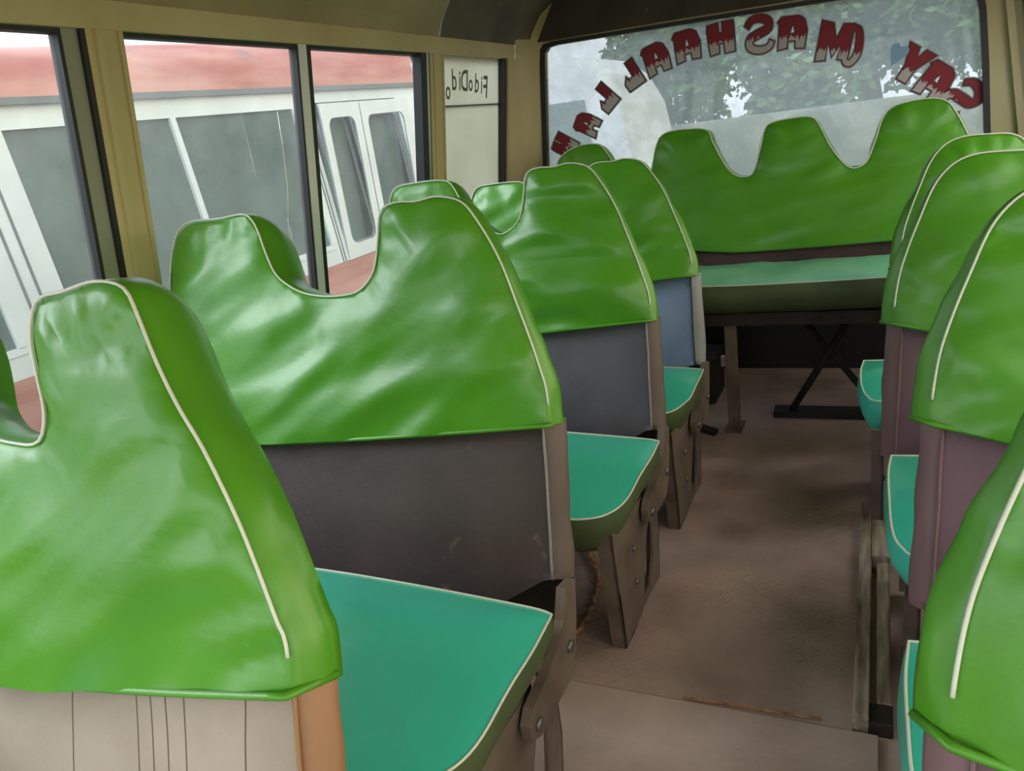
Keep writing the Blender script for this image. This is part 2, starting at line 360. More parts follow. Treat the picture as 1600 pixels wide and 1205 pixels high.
def lower_panel(parent, org, yb, slope, x_aisle, x_far, zt, zb, m_front, m_side, seam, side=1, T=.05, inset=.012, seed=0, seam_w=.028, zdrop=0):
    """Vinyl panel of the back below the cover: front face, aisle-side strip, rear face"""
    nv = np.array([0, -1, slope])/math.hypot(1, slope); mb = MB()
    nz_, nx = 22, 44; xs = np.linspace(x_aisle-seam_w*side, x_far, nx); V = []
    def P(x, z, dep): return np.array([x, yb+slope*(z-.679), z])-nv*(inset+dep)-org
    zf = lambda x: zb-min(zdrop, .6*max(0, abs(x-x_aisle)-.04)) if zdrop else zb
    for j in range(nz_):
        t = j/(nz_-1)
        for x in xs:
            x = x-.013*side*t
            z = zf(x)+(zt-zf(x))*t
            ed = min(abs(x-xs[0]), abs(x-xs[-1]), .1)
            dep = -.010*(ed/.1)*math.sin(math.pi*min(1, t+.1))-.006*nz(x*5+seed, z*9, 3)*min(1, ed*20)
            V.append(P(x, z, dep))
    mb.add(V, [(j*nx+i, j*nx+i+1, (j+1)*nx+i+1, (j+1)*nx+i) for j in range(nz_-1) for i in range(nx-1)], m_front, True)
    # side strip + back
    prof = [(x_aisle-seam_w*side, 0), (x_aisle-seam_w*.45*side, .004), (x_aisle, T*.55), (x_aisle+.003*side, T*.8), (x_aisle-.01*side, T)]
    V = []
    for j in range(nz_):
        t = j/(nz_-1); z = zb+(zt-zb)*t
        for x, dp in prof: V.append(P(x-.013*side*t+.004*nz(z*14+seed, dp*20, 7)*(dp > 0), z, dp))
    k = len(prof)
    mb.add(V, [(j*k+i, j*k+i+1, (j+1)*k+i+1, (j+1)*k+i) for j in range(nz_-1) for i in range(k-1)], m_side, True)
    b0 = [P(x_aisle-.01*side, zb, T), P(x_far, zf(x_far), T), P(x_far, zt, T), P(x_aisle-.023*side, zt, T)]
    mb.add(b0, [(0, 1, 2, 3)], m_side)
    mb.add([P(x_aisle-seam_w*side, zb, 0), P(x_far, zf(x_far), 0), P(x_far, zf(x_far), T), P(x_aisle-.01*side, zb, T), P(x_aisle, zb, T*.55)], [(0, 1, 2, 3, 4)], m_side)
    mb.add([P(x_far, zf(x_far), 0), P(x_far, zf(x_far), T), P(x_far, zt, T), P(x_far, zt, 0)], [(0, 1, 2, 3)], m_side)
    o = mb.build('lower_panel', parent)
    sb = MB(); sb.tube([(P(x_aisle-seam_w*side-.013*side*(z-zb)/(zt-zb)+.003*nz(z*9+seed, 1), z, -.004)).tolist() for z in np.linspace(zb, zt, 16)], .0028, seam, 6)
    sb.build('seam_cord', o)
    return o

def cushion(parent, org, loop, zt, sag, hskirt, m_top, m_skirt, seed, inward=.02, crown=.02, bulge=.012, name='seat_cushion', pipe=PIPE, step=.014, nstr=1.0):
    """loop: closed (x, y) outline, zt(x, y): height of the piping"""
    P = [np.array(p, float) for p in loop]; P = P+[P[0]]; L = smooth_line(P, step)[:-1]; n_ = len(L)
    lo, hi = L.min(0), L.max(0); gx, gy = np.meshgrid(np.arange(lo[0], hi[0], step*1.4), np.arange(lo[1], hi[1], step*1.4)); g = np.stack([gx.ravel(), gy.ravel()], 1)
    d = np.sqrt(((g[:, None]-L[None])**2).sum(-1)).min(1); x, y = g.T; ins = np.zeros(len(g), bool)
    for i in range(n_):
        a, b = L[i], L[i-1]
        if a[1] == b[1]: continue
        ins ^= ((a[1] > y) != (b[1] > y)) & (x < (b[0]-a[0])*(y-a[1])/(b[1]-a[1])+a[0])
    g = g[ins & (d > step*.6)]
    r = delaunay_2d_cdt([Vector(p) for p in np.vstack([L, g])], [(i, (i+1) % n_) for i in range(n_)], [], 1, 1e-7)
    mb = MB(); V = []
    for v in r[0]:
        p = np.array(v[:]); D = np.sqrt(((L-p)**2).sum(1)); k = D.argmin(); dd = D[k]
        h = crown*(1-math.exp(-dd/.06))+.005*nstr*(1-math.exp(-dd/.03))*nz(p[0]*6+seed, p[1]*6)+.004*nstr*math.exp(-dd/.06)*(1-math.exp(-dd/.01))*nz(k*step*25, dd*6, seed)
        V.append(np.array([p[0], p[1], zt(*p)+h])-org)
    mb.add(V, [list(t) for t in r[2]], m_top, True)
    o = mb.build(name, parent)
    pb = MB(); pb.tube([(np.array([p[0], p[1], zt(*p)+.001])-org).tolist() for p in L], .0023, pipe, 6, closed=True); tag(pb.build('piping', o), 'thin white piping')
    sk = MB(); cen = L.mean(0); R = 6; V = []
    tan = np.gradient(np.vstack([L[-1], L, L[0]]), axis=0)[1:-1]; tan /= np.linalg.norm(tan, axis=1)[:, None]; n2 = np.stack([tan[:, 1], -tan[:, 0]], 1)
    if ((L+n2*.01-cen)**2).sum() < ((L-cen)**2).sum(): n2 = -n2
    for rI in range(R):
        t = rI/(R-1)
        for i, p in enumerate(L):
            off = bulge*math.sin(math.pi*t)-inward*t*t+.004*nstr*nz(i*step*9+seed, t*2)*math.sin(math.pi*t)
            q = p+n2[i]*off; V.append(np.array([q[0], q[1], zt(*p)-hskirt*t])-org)
    fs = [(a*n_+i, a*n_+(i+1) % n_, (a+1)*n_+(i+1) % n_, (a+1)*n_+i) for a in range(R-1) for i in range(n_)]
    sk.add(V, fs, m_skirt, True); sk.add([V[(R-1)*n_+i] for i in range(n_)], [list(range(n_))], m_skirt)
    tag(sk.build('skirt', o), 'olive green cushion side' if m_skirt is SKIRT else None)
    return o

def arc(c, r, a0, a1, n=6): return [(c[0]+r*math.cos(math.radians(a0+(a1-a0)*i/n)), c[1]+r*math.sin(math.radians(a0+(a1-a0)*i/n))) for i in range(n+1)]

def seat_leg(parent, org, x0, x1, y, mt=STEEL):
    """pressed steel leg plate with a long slot; d = distance ahead of the back"""
    mb = MB(); o = lambda l: [(x0, y+d, z) for d, z in l]
    outer = [(-.545, .315), (-.515, .0), (-.425, 0), (-.36, .008), (-.30, .008), (-.195, 0), (-.17, .11), (-.17, .245), (-.235, .27), (-.30, .285), (-.46, .305)]
    hole = [(-.345, .035), (-.285, .03), (-.245, .09), (-.225, .185), (-.25, .20), (-.275, .185), (-.325, .09)]
    oo = lambda l: [(x1-.006, y+d, z) for d, z in l]
    mb.prism(oo(outer), (.006, 0, 0), mt, [oo(hole)])
    mb.prism(o([(-.545, .315), (-.515, 0), (-.507, 0), (-.537, .315)]), (x1-x0, 0, 0), mt)      # folded front flange
    mb.prism(o([(-.17, .245), (-.17, .11), (-.195, 0), (-.201, 0), (-.176, .11), (-.176, .245)]), (x1-x0, 0, 0), mt)
    mb.prism([(x0, y+d, z) for d, z in ((-.515, 0), (-.425, 0), (-.425, .005), (-.515, .005))], (x1-x0, 0, 0), mt)
    lg = mb.build('leg', parent)
    lg.data.transform(Matrix.Translation(-Vector(org)))
    for d, z in ((-.40, .2), (-.40, .11), (-.21, .24)):
        b = MB(); b.tube([(x1-.002-org[0], y+d-org[1], z-org[2]), (x1+.006-org[0], y+d-org[1], z-org[2])], .008, BOLT, 10); b.build('bolt_head', lg)
    return lg

LEFT = [(-.540, .662), (-.545, .717), (-.560, .765), (-.578, .815), (-.602, .875), (-.625, .932), (-.651, .982), (-.688, 1.036), (-.710, 1.058), (-.735, 1.068), (-.77, 1.073), (-.81, 1.068), (-.85, 1.070), (-.882, 1.064), (-.896, 1.045), (-.900, 1.01), (-.907, .965), (-.917, .938), (-.94, .914), (-.97, .902), (-1.03, .899), (-1.09, .908), (-1.135, .928), (-1.165, .952), (-1.187, .992), (-1.207, 1.04), (-1.224, 1.066), (-1.25, 1.078), (-1.32, 1.074), (-1.40, 1.074), (-1.438, 1.058), (-1.460, 1.02), (-1.472, .97), (-1.478, .90), (-1.483, .8), (-1.488, .60)]
LEFT1 = [(-.545, .664), (-.549, .70), (-.560, .722), (-.577, .76), (-.601, .81), (-.624, .85), (-.653, .895), (-.684, .935), (-.712, .98), (-.738, 1.032), (-.752, 1.056), (-.772, 1.066), (-.81, 1.069), (-.86, 1.06), (-.895, 1.056), (-.912, 1.044), (-.921, 1.008), (-.914, .966), (-.905, .925), (-.912, .895), (-.93, .884), (-.96, .884)]+[(x+.035, z-.012) for x, z in LEFT[20:]]
SL = .264
groupL = 'double seats along the left windows'
def left_seat(i, yb, outline, label, panels, T, ox, drop, wr, sag, hemz=.655, xf=-1.485):
    root = empty('double_bus_seat', (-.95, yb-.3, 0), label, 'bus seat', groupL); org = np.array([-.95, yb-.3, 0.])
    hem = lambda x: hemz+.080*(x+.54)-sag*math.sin(math.pi*min(1, max(0, (x+1.49)/.95)))
    ol = list(outline); ol[0] = (ol[0][0], hem(ol[0][0])); ol[-1] = (ol[-1][0], hem(ol[-1][0]))
    back_cover(root, org, yb, SL, ol, hem, T, ox[0], ox[1], drop, 11+i, wr)
    lower_panel(root, org, yb, SL, -.517 if i else -.512, xf, hemz+.004 if i == 0 else .665, .372, panels[0], panels[1], panels[2], seed=i*3.7, zdrop=.11, T=.04, inset=.014)
    f, r = yb-(.585 if i < 3 else .535), yb-.215
    loop = [(-.488, r), (-.483, r-.10), (-.486, r-.2), (-.495, f+.09), (-.52, f+.04), (-.56, f+.012), (-.63, f), (-.9, f-.006), (-1.2, f-.006), (-1.42, f), (-1.455, f+.03), (-1.47, f+.1), (-1.475, r-.06), (-1.46, r-.015), (-1.40, r+.012), (-1.1, r+.025), (-.8, r+.02), (-.54, r+.01)]
    zt = lambda x, y: .402-.035*sstep(f+.22, f, y)+.02*sstep(r-.12, r, y)*0+.006*math.sin(x*5)
    cushion(root, org, loop, zt, 0, .098, TEAL, SKIRT, i*5.1, inward=.035, bulge=.003)
    m = MB(); m.box((-1.47, f+.05, .285), (-.53, f+.09, .32), DKSTEEL); m.box((-1.47, r-.07, .26), (-.53, r-.03, .315), DKSTEEL); m.box((-1.40, f+.09, .30), (-1.36, r-.07, .315), DKSTEEL); m.box((-.60, f+.09, .285), (-.56, r-.07, .315), DKSTEEL)
    fr = m.build('seat_frame', root); fr.data.transform(Matrix.Translation(-Vector(org)))
    seat_leg(root, org, -.555, -.52, yb)
    # hinge strap joining the back to the cushion frame
    h = MB(); prof = [(-.13, .395), (-.082, .385), (-.098, .31), (-.118, .262), (-.155, .222), (-.30, .222), (-.332, .238), (-.335, .268), (-.315, .288), (-.25, .300), (-.19, .318), (-.155, .345)]
    h.prism([(-.513, yb+d, z) for d, z in prof], (.018, 0, 0), STEEL)
    hb = h.build('hinge_strap', root); hb.data.transform(Matrix.Translation(-Vector(org)))
    for d, z in ((-.145, .285), (-.305, .25)):
        b = MB(); b.tube([(-.497, yb+d, z), (-.489, yb+d, z)], .011, BOLT, 10)
        bb = b.build('pivot_bolt', hb); bb.data.transform(Matrix.Translation(-Vector(org)))
    bk = MB(); bk.box((-1.36, yb-.05, .27), (-.535, yb-.03, .36), DKSTEEL); kb = bk.build('back_frame', root); kb.data.transform(Matrix.Translation(-Vector(org)))
    wb = MB(); wb.prism([(-1.60, yb-.5, 0.0), (-1.60, yb-.3, 0.0), (-1.46, yb-.3, .28), (-1.46, yb-.5, .28)], (0, 0.0, .012), DKSTEEL)
    return root
L3S = LEFT[:20]+[(-.985, .905), (-1.03, .93), (-1.07, .965), (-1.10, 1.005), (-1.125, 1.045), (-1.145, 1.062), (-1.19, 1.068), (-1.26, 1.067), (-1.315, 1.062), (-1.338, 1.04), (-1.35, .99), (-1.358, .90), (-1.365, .8), (-1.375, .60)]
L4 = [(x-.008, .66+(z-.66)*(.925 if x > -1 else .85)) for x, z in L3S]
left_seat(0, .509, LEFT1, 'nearest green double seat with a beige lower back, at the left edge beside the aisle', (P_TAN, P_TANSIDE, P_TANSIDE), .125, (.024, -.025), .035, (1.5, 1.1, .55), .022, .650)
left_seat(1, 1.239, LEFT, 'green double seat with two white-edged humps and a stained charcoal lower back', (P_DARK, P_DARKSIDE, SEAM), .12, (.004, -.042), .03, (1.0, .9, .5), .006)
left_seat(2, 1.985, L3S, 'green double seat with a slate grey lower back, just behind the charcoal-backed one', (P_GREY, P_DARKSIDE, SEAM), .11, (.004, -.045), .03, (.8, 1.6, .05), .0, xf=-1.37)
left_seat(3, 2.559, L4, 'farthest green double seat, with a pale blue lower back, in front of the rear bench', (P_BLUE, P_BLUESIDE, DARKSEAM), .11, (.006, -.045), .025, (1.2, 1.1, .45), .0, xf=-1.37)

RIGHT = [(.060, .655), (.062, .70), (.072, .765), (.090, .825), (.111, .882), (.132, .935), (.154, .968), (.182, .990), (.22, 1.0), (.28, .999), (.33, .993), (.36, .972), (.385, .93), (.41, .87), (.43, .80), (.442, .72), (.446, .60)]
groupR = 'single seats along the right side'
def right_seat(i, yb, dx, label, panels, T, wr, cus, leg=True, zs=1.0):
    root = empty('single_bus_seat', (.25, yb-.3, 0), label, 'bus seat', groupR); org = np.array([.25, yb-.3, 0.])
    hem = lambda x: .655-.22*(x-(.06+dx))
    ol = [(x+dx, .655+(z-.655)*zs) for x, z in RIGHT]; ol[0] = (ol[0][0], hem(ol[0][0])); ol[-1] = (ol[-1][0], hem(ol[-1][0]))
    back_cover(root, org, yb, SL, ol, hem, T, .026, .0, .03, 41+i, wr, side=-1)
    lower_panel(root, org, yb, SL, .036+dx, .44+dx, .655, .36, panels[0], panels[1], panels[2], side=-1, seed=20+i*3.1, T=.045, inset=.014, seam_w=.03)
    f, r, xa, teal_all, zb = cus
    f += yb; r += yb; xb = .455
    loop = [(xa+.006, r), (xa, r-.08), (xa, (f+r)/2), (xa+.004, f+.08), (xa+.02, f+.03), (xa+.06, f), (.25, f-.006), (.40, f), (xb-.015, f+.03), (xb, f+.1), (xb, r-.06), (xb-.03, r), (.25, r+.015)]
    zt = lambda x, y: .402-.03*sstep(f+.16, f, y)
    cushion(root, org, loop, zt, 0, zb, TEAL, TEAL if teal_all else SKIRT, 30+i*2.3)
    m = MB(); m.box((xa+.03, f+.05, .26), (.44, f+.09, .305), DKSTEEL); m.box((xa+.03, r-.09, .26), (.44, r-.05, .305), DKSTEEL); m.box((.20, f+.08, .27), (.23, r-.08, .30), DKSTEEL)
    fr = m.build('seat_frame', root); fr.data.transform(Matrix.Translation(-Vector(org)))
    seat_leg(root, org, xa+.03, xa+.06, yb+(0 if not teal_all else .14)); seat_leg(root, org, .40, .43, yb+(0 if not teal_all else .14))
    return root
PP = (P_PURP, P_PURPSIDE, P_PURPSIDE)
right_seat(0, .600, -.003, 'nearest green single seat, cut off by the right edge of the picture', PP, .075, (1.0, 1.0, .4), (-.55, -.22, .035, False, .085))
right_seat(1, 1.300, .018, 'second green single seat on the right, plum lower back with a frayed rose edge', PP, .075, (.8, 1.2, .1), (-.55, -.225, .040, True, .09))
right_seat(2, 1.900, -.026, 'third green single seat on the right, beside the far end of the wooden rail', PP, .075, (.7, .7, .2), (-.54, -.165, .025, True, .09))
right_seat(3, 2.500, -.003, 'farthest green single seat on the right, directly in front of the rear bench', PP, .075, (1.3, .8, .2), (-.345, -.08, -.040, True, .11))

# ------------------------------------------------------------------ rear bench
hb_ = [(.325, .640), (.320, .80), (.312, .88), (.277, .967), (.242, 1.041), (.214, 1.080), (.168, 1.097), (.092, 1.096), (.038, 1.082), (.011, 1.048), (-.009, .986), (-.035, .916), (-.063, .893), (-.095, .894), (-.127, .924), (-.165, .981), (-.200, 1.053), (-.231, 1.086), (-.312, 1.089), (-.374, 1.081), (-.395, 1.056), (-.412, .984), (-.438, .908), (-.48, .899), (-.516, .918), (-.55, .964), (-.587, 1.036), (-.614, 1.087), (-.714, 1.099), (-.781, 1.090), (-.810, 1.054), (-.834, .957), (-.86, .915), (-.90, .895), (-.94, .912), (-.97, .96), (-.995, 1.010), (-1.040, 1.074), (-1.085, 1.088), (-1.156, 1.083), (-1.22, 1.052), (-1.247, 1.008), (-1.275, .93), (-1.30, .80), (-1.305, .66)]
bench = empty('rear_bench_seat', (-.48, 3.0, 0), 'long green rear bench with four humps across the back under the lettered window', 'bench'); bo = np.array([-.48, 3.0, 0.])
bhem = lambda x: .640-.018*math.sin(math.pi*min(1, max(0, (x+1.3)/1.62)))+(.02 if x < -.5 else .0)*min(1, (-.5-x)/.2)
hb_[0] = (hb_[0][0], bhem(hb_[0][0])); hb_[-1] = (hb_[-1][0], bhem(hb_[-1][0]))
back_cover(bench, bo, 3.15, SL, hb_, bhem, .085, .0, .0, .02, 77, (1.1, .35, .2), puff=.016)
lower_panel(bench, bo, 3.15, SL, .31, -1.30, .70, .52, P_MAROON, P_MAROON, P_MAROON, seed=60)
bl_ = [(.43, 3.12), (.44, 2.95), (.435, 2.83), (.41, 2.785), (.35, 2.768), (.1, 2.764), (-.3, 2.768), (-.7, 2.764), (-1.1, 2.768), (-1.33, 2.768), (-1.38, 2.80), (-1.395, 2.9), (-1.395, 3.06), (-1.37, 3.12), (-1.1, 3.14), (-.5, 3.14), (.1, 3.14), (.38, 3.14)]
cushion(bench, bo, bl_, lambda x, y: .574-.014*x*0+.006*math.sin(x*4), 0, .105, TEAL_SHEEN, SKIRT, 91.3, inward=.03, crown=.028, nstr=2.0)
m = MB(); m.box((-1.40, 2.82, .41), (.45, 2.855, .455), DKSTEEL); m.box((-1.40, 3.08, .41), (.45, 3.12, .47), DKSTEEL)
for x in (-1.2, -.48, .25): m.box((x-.02, 2.855, .42), (x+.02, 3.08, .455), DKSTEEL)
o = m.build('bench_frame', bench); o.data.transform(Matrix.Translation(-Vector(bo)))
for x in (-.485, -1.25, .33):
    m = MB(); m.box((x-.022, 2.83, 0), (x+.022, 2.85, .41), STEEL, .004); m.box((x-.03, 2.80, 0), (x+.03, 2.90, .012), STEEL)
    o = m.build('leg', bench); o.data.transform(Matrix.Translation(-Vector(bo)))

# ------------------------------------------------------------------ bus shell
TUM = .15
WX = lambda z: -1.46-TUM*(1.48-z)
WXR = lambda z: .50+TUM*(1.48-z)
def wall_piece(m, y0, y1, z0, z1, mt, inn=0., out_=.05, side=-1, bev=None):
    """slab in the plane of the side wall, inn = how far it stands proud into the cabin"""
    f = (lambda z: WX(z)) if side < 0 else (lambda z: WXR(z))
    s = -1 if side < 0 else 1
    m.prism([(f(z0)-s*inn, y0, z0), (f(z0)+s*out_, y0, z0), (f(z1)+s*out_, y0, z1), (f(z1)-s*inn, y0, z1)], (0, y1-y0, 0), mt)
Y0, Y1 = -1.6, 3.62
m = MB(); m.box((-1.68, 1.335, -.04), (-.035, 3.62, 0), FLOOR); m.box((-.035, 2.28, -.04), (.72, 3.62, 0), FLOOR); struct(m.build('floor'))
m = MB(); m.box((-1.68, Y0, -.04), (.01, 1.331, .003), FLOOR2, .001); m.box((.01, Y0, -.05), (.72, 1.331, -.012), FLOOR2); m.box((-.035, 1.331, -.05), (.72, 2.28, -.012), FLOOR2); struct(m.build('floor'))
m = MB(); m.prism([(-.36, 1.336, .0035), (-.36, 1.340, .0035), (-.09, 1.348, .0035), (-.09, 1.344, .0035)], (0, 0, .003), ROPE)
tag(m.build('floor_joint_strip', origin=(-.3, 1.34, .0035)), 'thin tan strip lying along the joint between the two floor sheets', 'strip')
m = MB(); wall_piece(m, Y0, Y1, -.02, .66, CREAM2); struct(m.build('wall_left'))
# pillars between left windows
PIL = [(1.245, 1.337), (2.665, 2.766)]
m = MB()
for a, b in [(-.12, -.02)]+PIL+[(3.372, 3.62)]: wall_piece(m, a, b, .66, 1.48, CREAM, .006)
wall_piece(m, Y0, Y0+.1, .66, 1.48, CREAM)
struct(m.build('wall_left'))
m = MB()
for a, b in PIL:
    wall_piece(m, a+.018, a+.034, .66, 1.478, CREAM, .014, 0); wall_piece(m, b-.016, b-.006, .66, 1.478, CREAM, .012, 0)
struct(m.build('trim_1'))
m = MB(); wall_piece(m, Y0, 3.42, 1.48, 1.535, CREAM, .008); struct(m.build('trim_2'))
# cove panel above the windows, up to the ceiling
def cove(y0, y1, mt, name, shift=0, x0=-1.452, z0=1.536):
    m = MB(); prof = [(x0, z0), (x0+.02, z0+.05), (x0+.07, z0+.12), (x0+.16, z0+.18), (x0+.30, z0+.225), (x0+.5, z0+.25), (-.48, z0+.265)]
    prof = [(x+shift, z-shift*.6) for x, z in prof]
    R_ = [(-.96-x, z) for x, z in prof[-2::-1]]; full = prof+R_
    outer = [(x, z+.03) for x, z in full]
    k = len(full); V = [(x, y, z) for y in (y0, y1) for x, z in full+outer]; n2 = 2*k
    F = []
    for i in range(k-1): F += [(i, i+1, n2+i+1, n2+i), (k+i, k+i+1, n2+k+i+1, n2+k+i), (i, i+1, k+i+1, k+i), (n2+i, n2+i+1, n2+k+i+1, n2+k+i)]
    F += [(0, k, n2+k, n2), (k-1, 2*k-1, n2+2*k-1, n2+k-1)]
    m.add(V, F, mt, False); return struct(m.build(name))
cove(Y0, 2.745, CREAM2, 'ceiling')
cove(2.752, 3.62, HOOD, 'ceiling', 0.0)
# right wall
m = MB(); wall_piece(m, -.10, Y1, -.02, .66, CREAM2, side=1); wall_piece(m, Y0, -1.25, -.02, .66, CREAM2, side=1); struct(m.build('wall_right'))
m = MB()
for a, b in [(Y0, -1.5), (-.1, 0), (1.245, 1.337), (2.665, 2.766), (3.40, 3.62)]: wall_piece(m, a, b, .66, 1.48, CREAM, .006, side=1)
wall_piece(m, Y0, Y1, 1.48, 1.56, CREAM, side=1); struct(m.build('wall_right'))
# front bulkhead with the windscreen opening, behind the camera
m = MB(); fq = [(-1.38, Y0, .78), (.42, Y0, .78), (.36, Y0, 1.58), (-1.32, Y0, 1.58)]
m.prism([(-1.64, Y0, -.02), (.68, Y0, -.02), (.62, Y0, .8), (.49, Y0, 1.60), (.40, Y0, 1.79), (-1.35, Y0, 1.79), (-1.45, Y0, 1.60), (-1.56, Y0, .8)], (0, -.05, 0), CREAM, [fq]); struct(m.build('wall_front'))
# rear wall with the window opening
WQ = [(-1.470, .86), (.385, .86), (.369, .946), (.352, 1.20), (.335, 1.38), (.318, 1.45), (.285, 1.487), (.23, 1.497), (-.08, 1.498), (-.41, 1.507), (-.85, 1.517), (-1.32, 1.527), (-1.362, 1.522), (-1.382, 1.50), (-1.392, 1.40), (-1.41, 1.20), (-1.43, .99)]
m = MB(); hole = [(x, 3.60, z) for x, z in WQ]
m.prism([(-1.64, 3.60, -.02), (.68, 3.60, -.02), (.62, 3.60, .8), (.49, 3.60, 1.60), (.40, 3.60, 1.79), (-1.35, 3.60, 1.79), (-1.45, 3.60, 1.60), (-1.56, 3.60, .8)], (0, .05, 0), CREAM, [hole]); struct(m.build('wall_rear'))
m = MB()   # dark header lining above the window
m.prism([(-1.40, 3.575, 1.545), (-.85, 3.575, 1.536), (-.41, 3.575, 1.526), (.30, 3.575, 1.512), (.44, 3.575, 1.512), (.36, 3.575, 1.74), (-1.28, 3.575, 1.74)], (0, .02, 0), HEADER); struct(m.build('trim_4'))
m = MB(); m.prism([(-1.60, 3.595, 0), (.62, 3.595, 0), (.56, 3.595, .86), (-1.55, 3.595, .86)], (0, -.006, 0), RUBBER); struct(m.build('bench_shade_sheet'))  # added dark sheet; its black stands in for the shade under the bench
m = MB()   # rounded left corner column
V = []; F = []; zs = np.linspace(-.0, 1.56, 12); na = 9
for z in zs:
    for k in range(na):
        a = k/(na-1)*math.pi/2; x = WX(z)+.004+.085*(1-math.cos(a)); y = 3.43+.165*math.sin(a); V.append((x, y, z))
F = [(j*na+k, j*na+k+1, (j+1)*na+k+1, (j+1)*na+k) for j in range(11) for k in range(na-1)]
m.add(V, F, CREAM, True); struct(m.build('trim_5', fixn=False))
m = MB()
for x0, x1, mt in ((.40, .425, CREAM), (.455, .462, RUBBER), (.462, .49, CREAM)):
    m.prism([(x0+.075, 3.585, .9), (x1+.075, 3.585, .9), (x1-.01, 3.585, 1.52), (x0-.01, 3.585, 1.52)], (0, -.02 if mt is CREAM else -.006, 0), mt)
struct(m.build('trim_6'))
m = MB(); m.tube([(-.893, 3.574, 1.592), (-.893, 3.560, 1.592)], .008, BOLT, 10); struct(m.build('trim_7'))
# window panes --------------------------------------------------
def win(name, y0, y1, gm, z0=.66, z1=1.48, th=.004, off=.02):
    m = MB(); m.prism([(WX(z0)-off, y0, z0), (WX(z0)-off-th, y0, z0), (WX(z1)-off-th, y0, z1), (WX(z1)-off, y0, z1)], (0, y1-y0, 0), gm)
    return struct(m.build(name))
def frame_bar(parent, y0, y1, mt, inn=-.004, outb=.03, name='window_frame', z0=.66, z1=1.48):
    m = MB(); wall_piece(m, y0, y1, z0, z1, mt, inn, outb); return m.build(name, parent)
w1 = win('window_1', -.02, 1.235, G_SIDE)
frame_bar(w1, 1.187, 1.196, RUBBER); frame_bar(w1, 1.196, 1.234, SASH, -.006); frame_bar(w1, 1.234, 1.248, RUBBER, .004); frame_bar(w1, -.02, 1.19, RUBBER, -.004, .03, 'window_frame', 1.471, 1.481)
w2 = win('window_2', 1.337, 1.955, G_SIDE)
frame_bar(w2, 1.925, 1.933, RUBBER); tag(frame_bar(w2, 1.933, 1.966, PALE, 0), 'pale metal sliding sash rail'); frame_bar(w2, 1.34, 1.93, RUBBER, -.004, .03, 'window_frame', 1.471, 1.481)
m = MB(); cp = [(1.838, 1.31), (1.846, 1.22), (1.850, 1.10), (1.838, 1.00), (1.842, .92), (1.834, .85)]
m.tube([(WX(z)-.016, y, z) for y, z in cp], .0018, ALU, 5); m.tube([(WX(z)-.016, y, z) for y, z in [(1.838, 1.02), (1.85, .95), (1.838, .88)]], .0014, ALU, 5); tag(m.build('glint', w2), 'bright reflection line on the pane')  # pale tubes modelling a bright reflection at the sliding pane's edge
w3 = win('window_3', 1.955, 2.665, G_SIDE, off=.028)
frame_bar(w3, 1.968, 1.990, RUBBER); frame_bar(w3, 2.60, 2.640, RUBBER, .004); frame_bar(w3, 2.640, 2.652, ALU, .006); frame_bar(w3, 2.652, 2.668, RUBBER, .0); frame_bar(w3, 1.99, 2.60, RUBBER, -.004, .03, 'window_frame', 1.471, 1.481)
w4 = win('window_4', 2.766, 3.375, G_FILM)
frame_bar(w4, 3.308, 3.345, RUBBER, .002); frame_bar(w4, 3.345, 3.372, CREAM, .012); frame_bar(w4, 2.77, 3.31, RUBBER, -.012, .03, 'window_frame', 1.300, 1.304)
m = MB(); m.prism([(x, 3.62, z) for x, z in WQ], (0, .005, 0), G_REAR); w5 = struct(m.build('window_5'))
m = MB(); inner = [( -.5+(x+.5)*.992, 3.585, 1.19+(z-1.19)*.985) for x, z in WQ]; outer_ = [(-.5+(x+.5)*1.018, 3.585, 1.19+(z-1.19)*1.035) for x, z in WQ]
m.prism(outer_, (0, .03, 0), RUBBER, [inner]); tag(m.build('window_frame', w5), 'black rubber window seal')

# lettering ------------------------------------------------------
def text_mesh(ch, size, bold):
    c = bpy.data.curves.new('t', 'FONT'); c.body = ch; c.size = size; c.offset = bold; c.align_x = 'CENTER'; c.resolution_u = 4
    t = bpy.data.objects.new('t', c); COL.objects.link(t); bpy.context.view_layer.update()
    dg = bpy.context.evaluated_depsgraph_get(); me = bpy.data.meshes.new_from_object(t.evaluated_get(dg)); bpy.data.objects.remove(t)
    return [v.co.copy() for v in me.vertices], [list(p.vertices) for p in me.polygons]
L_GREY = mat('grey_sticker_edge', srgb(176, 172, 178), .6); L_BLK = mat('dark_sticker_edge', srgb(70, 48, 56), .6)
L_MAR = bpy.data.materials.new('maroon_dripping_print'); L_MAR.use_nodes = True
n = L_MAR.node_tree; p = n.nodes['Principled BSDF']; p.inputs['Roughness'].default_value = .6
t = n.nodes.new('ShaderNodeTexCoord'); s = n.nodes.new('ShaderNodeSeparateXYZ'); n.links.new(t.outputs['Object'], s.inputs[0])
x = n.nodes.new('ShaderNodeTexNoise'); mp = n.nodes.new('ShaderNodeMapping'); mp.inputs['Scale'].default_value = (90, 1, 1); n.links.new(t.outputs['Object'], mp.inputs[0]); n.links.new(mp.outputs[0], x.inputs['Vector']); x.inputs['Scale'].default_value = 1
a = n.nodes.new('ShaderNodeMath'); a.operation = 'MULTIPLY_ADD'; a.inputs[1].default_value = .09; n.links.new(x.outputs[0], a.inputs[0]); n.links.new(s.outputs[1], a.inputs[2])
b = n.nodes.new('ShaderNodeMath'); b.operation = 'GREATER_THAN'; b.inputs[1].default_value = .088; n.links.new(a.outputs[0], b.inputs[0])
mx = n.nodes.new('ShaderNodeMix'); mx.data_type = 'RGBA'; mx.inputs['A'].default_value = srgb(196, 188, 194); mx.inputs['B'].default_value = srgb(140, 28, 48)
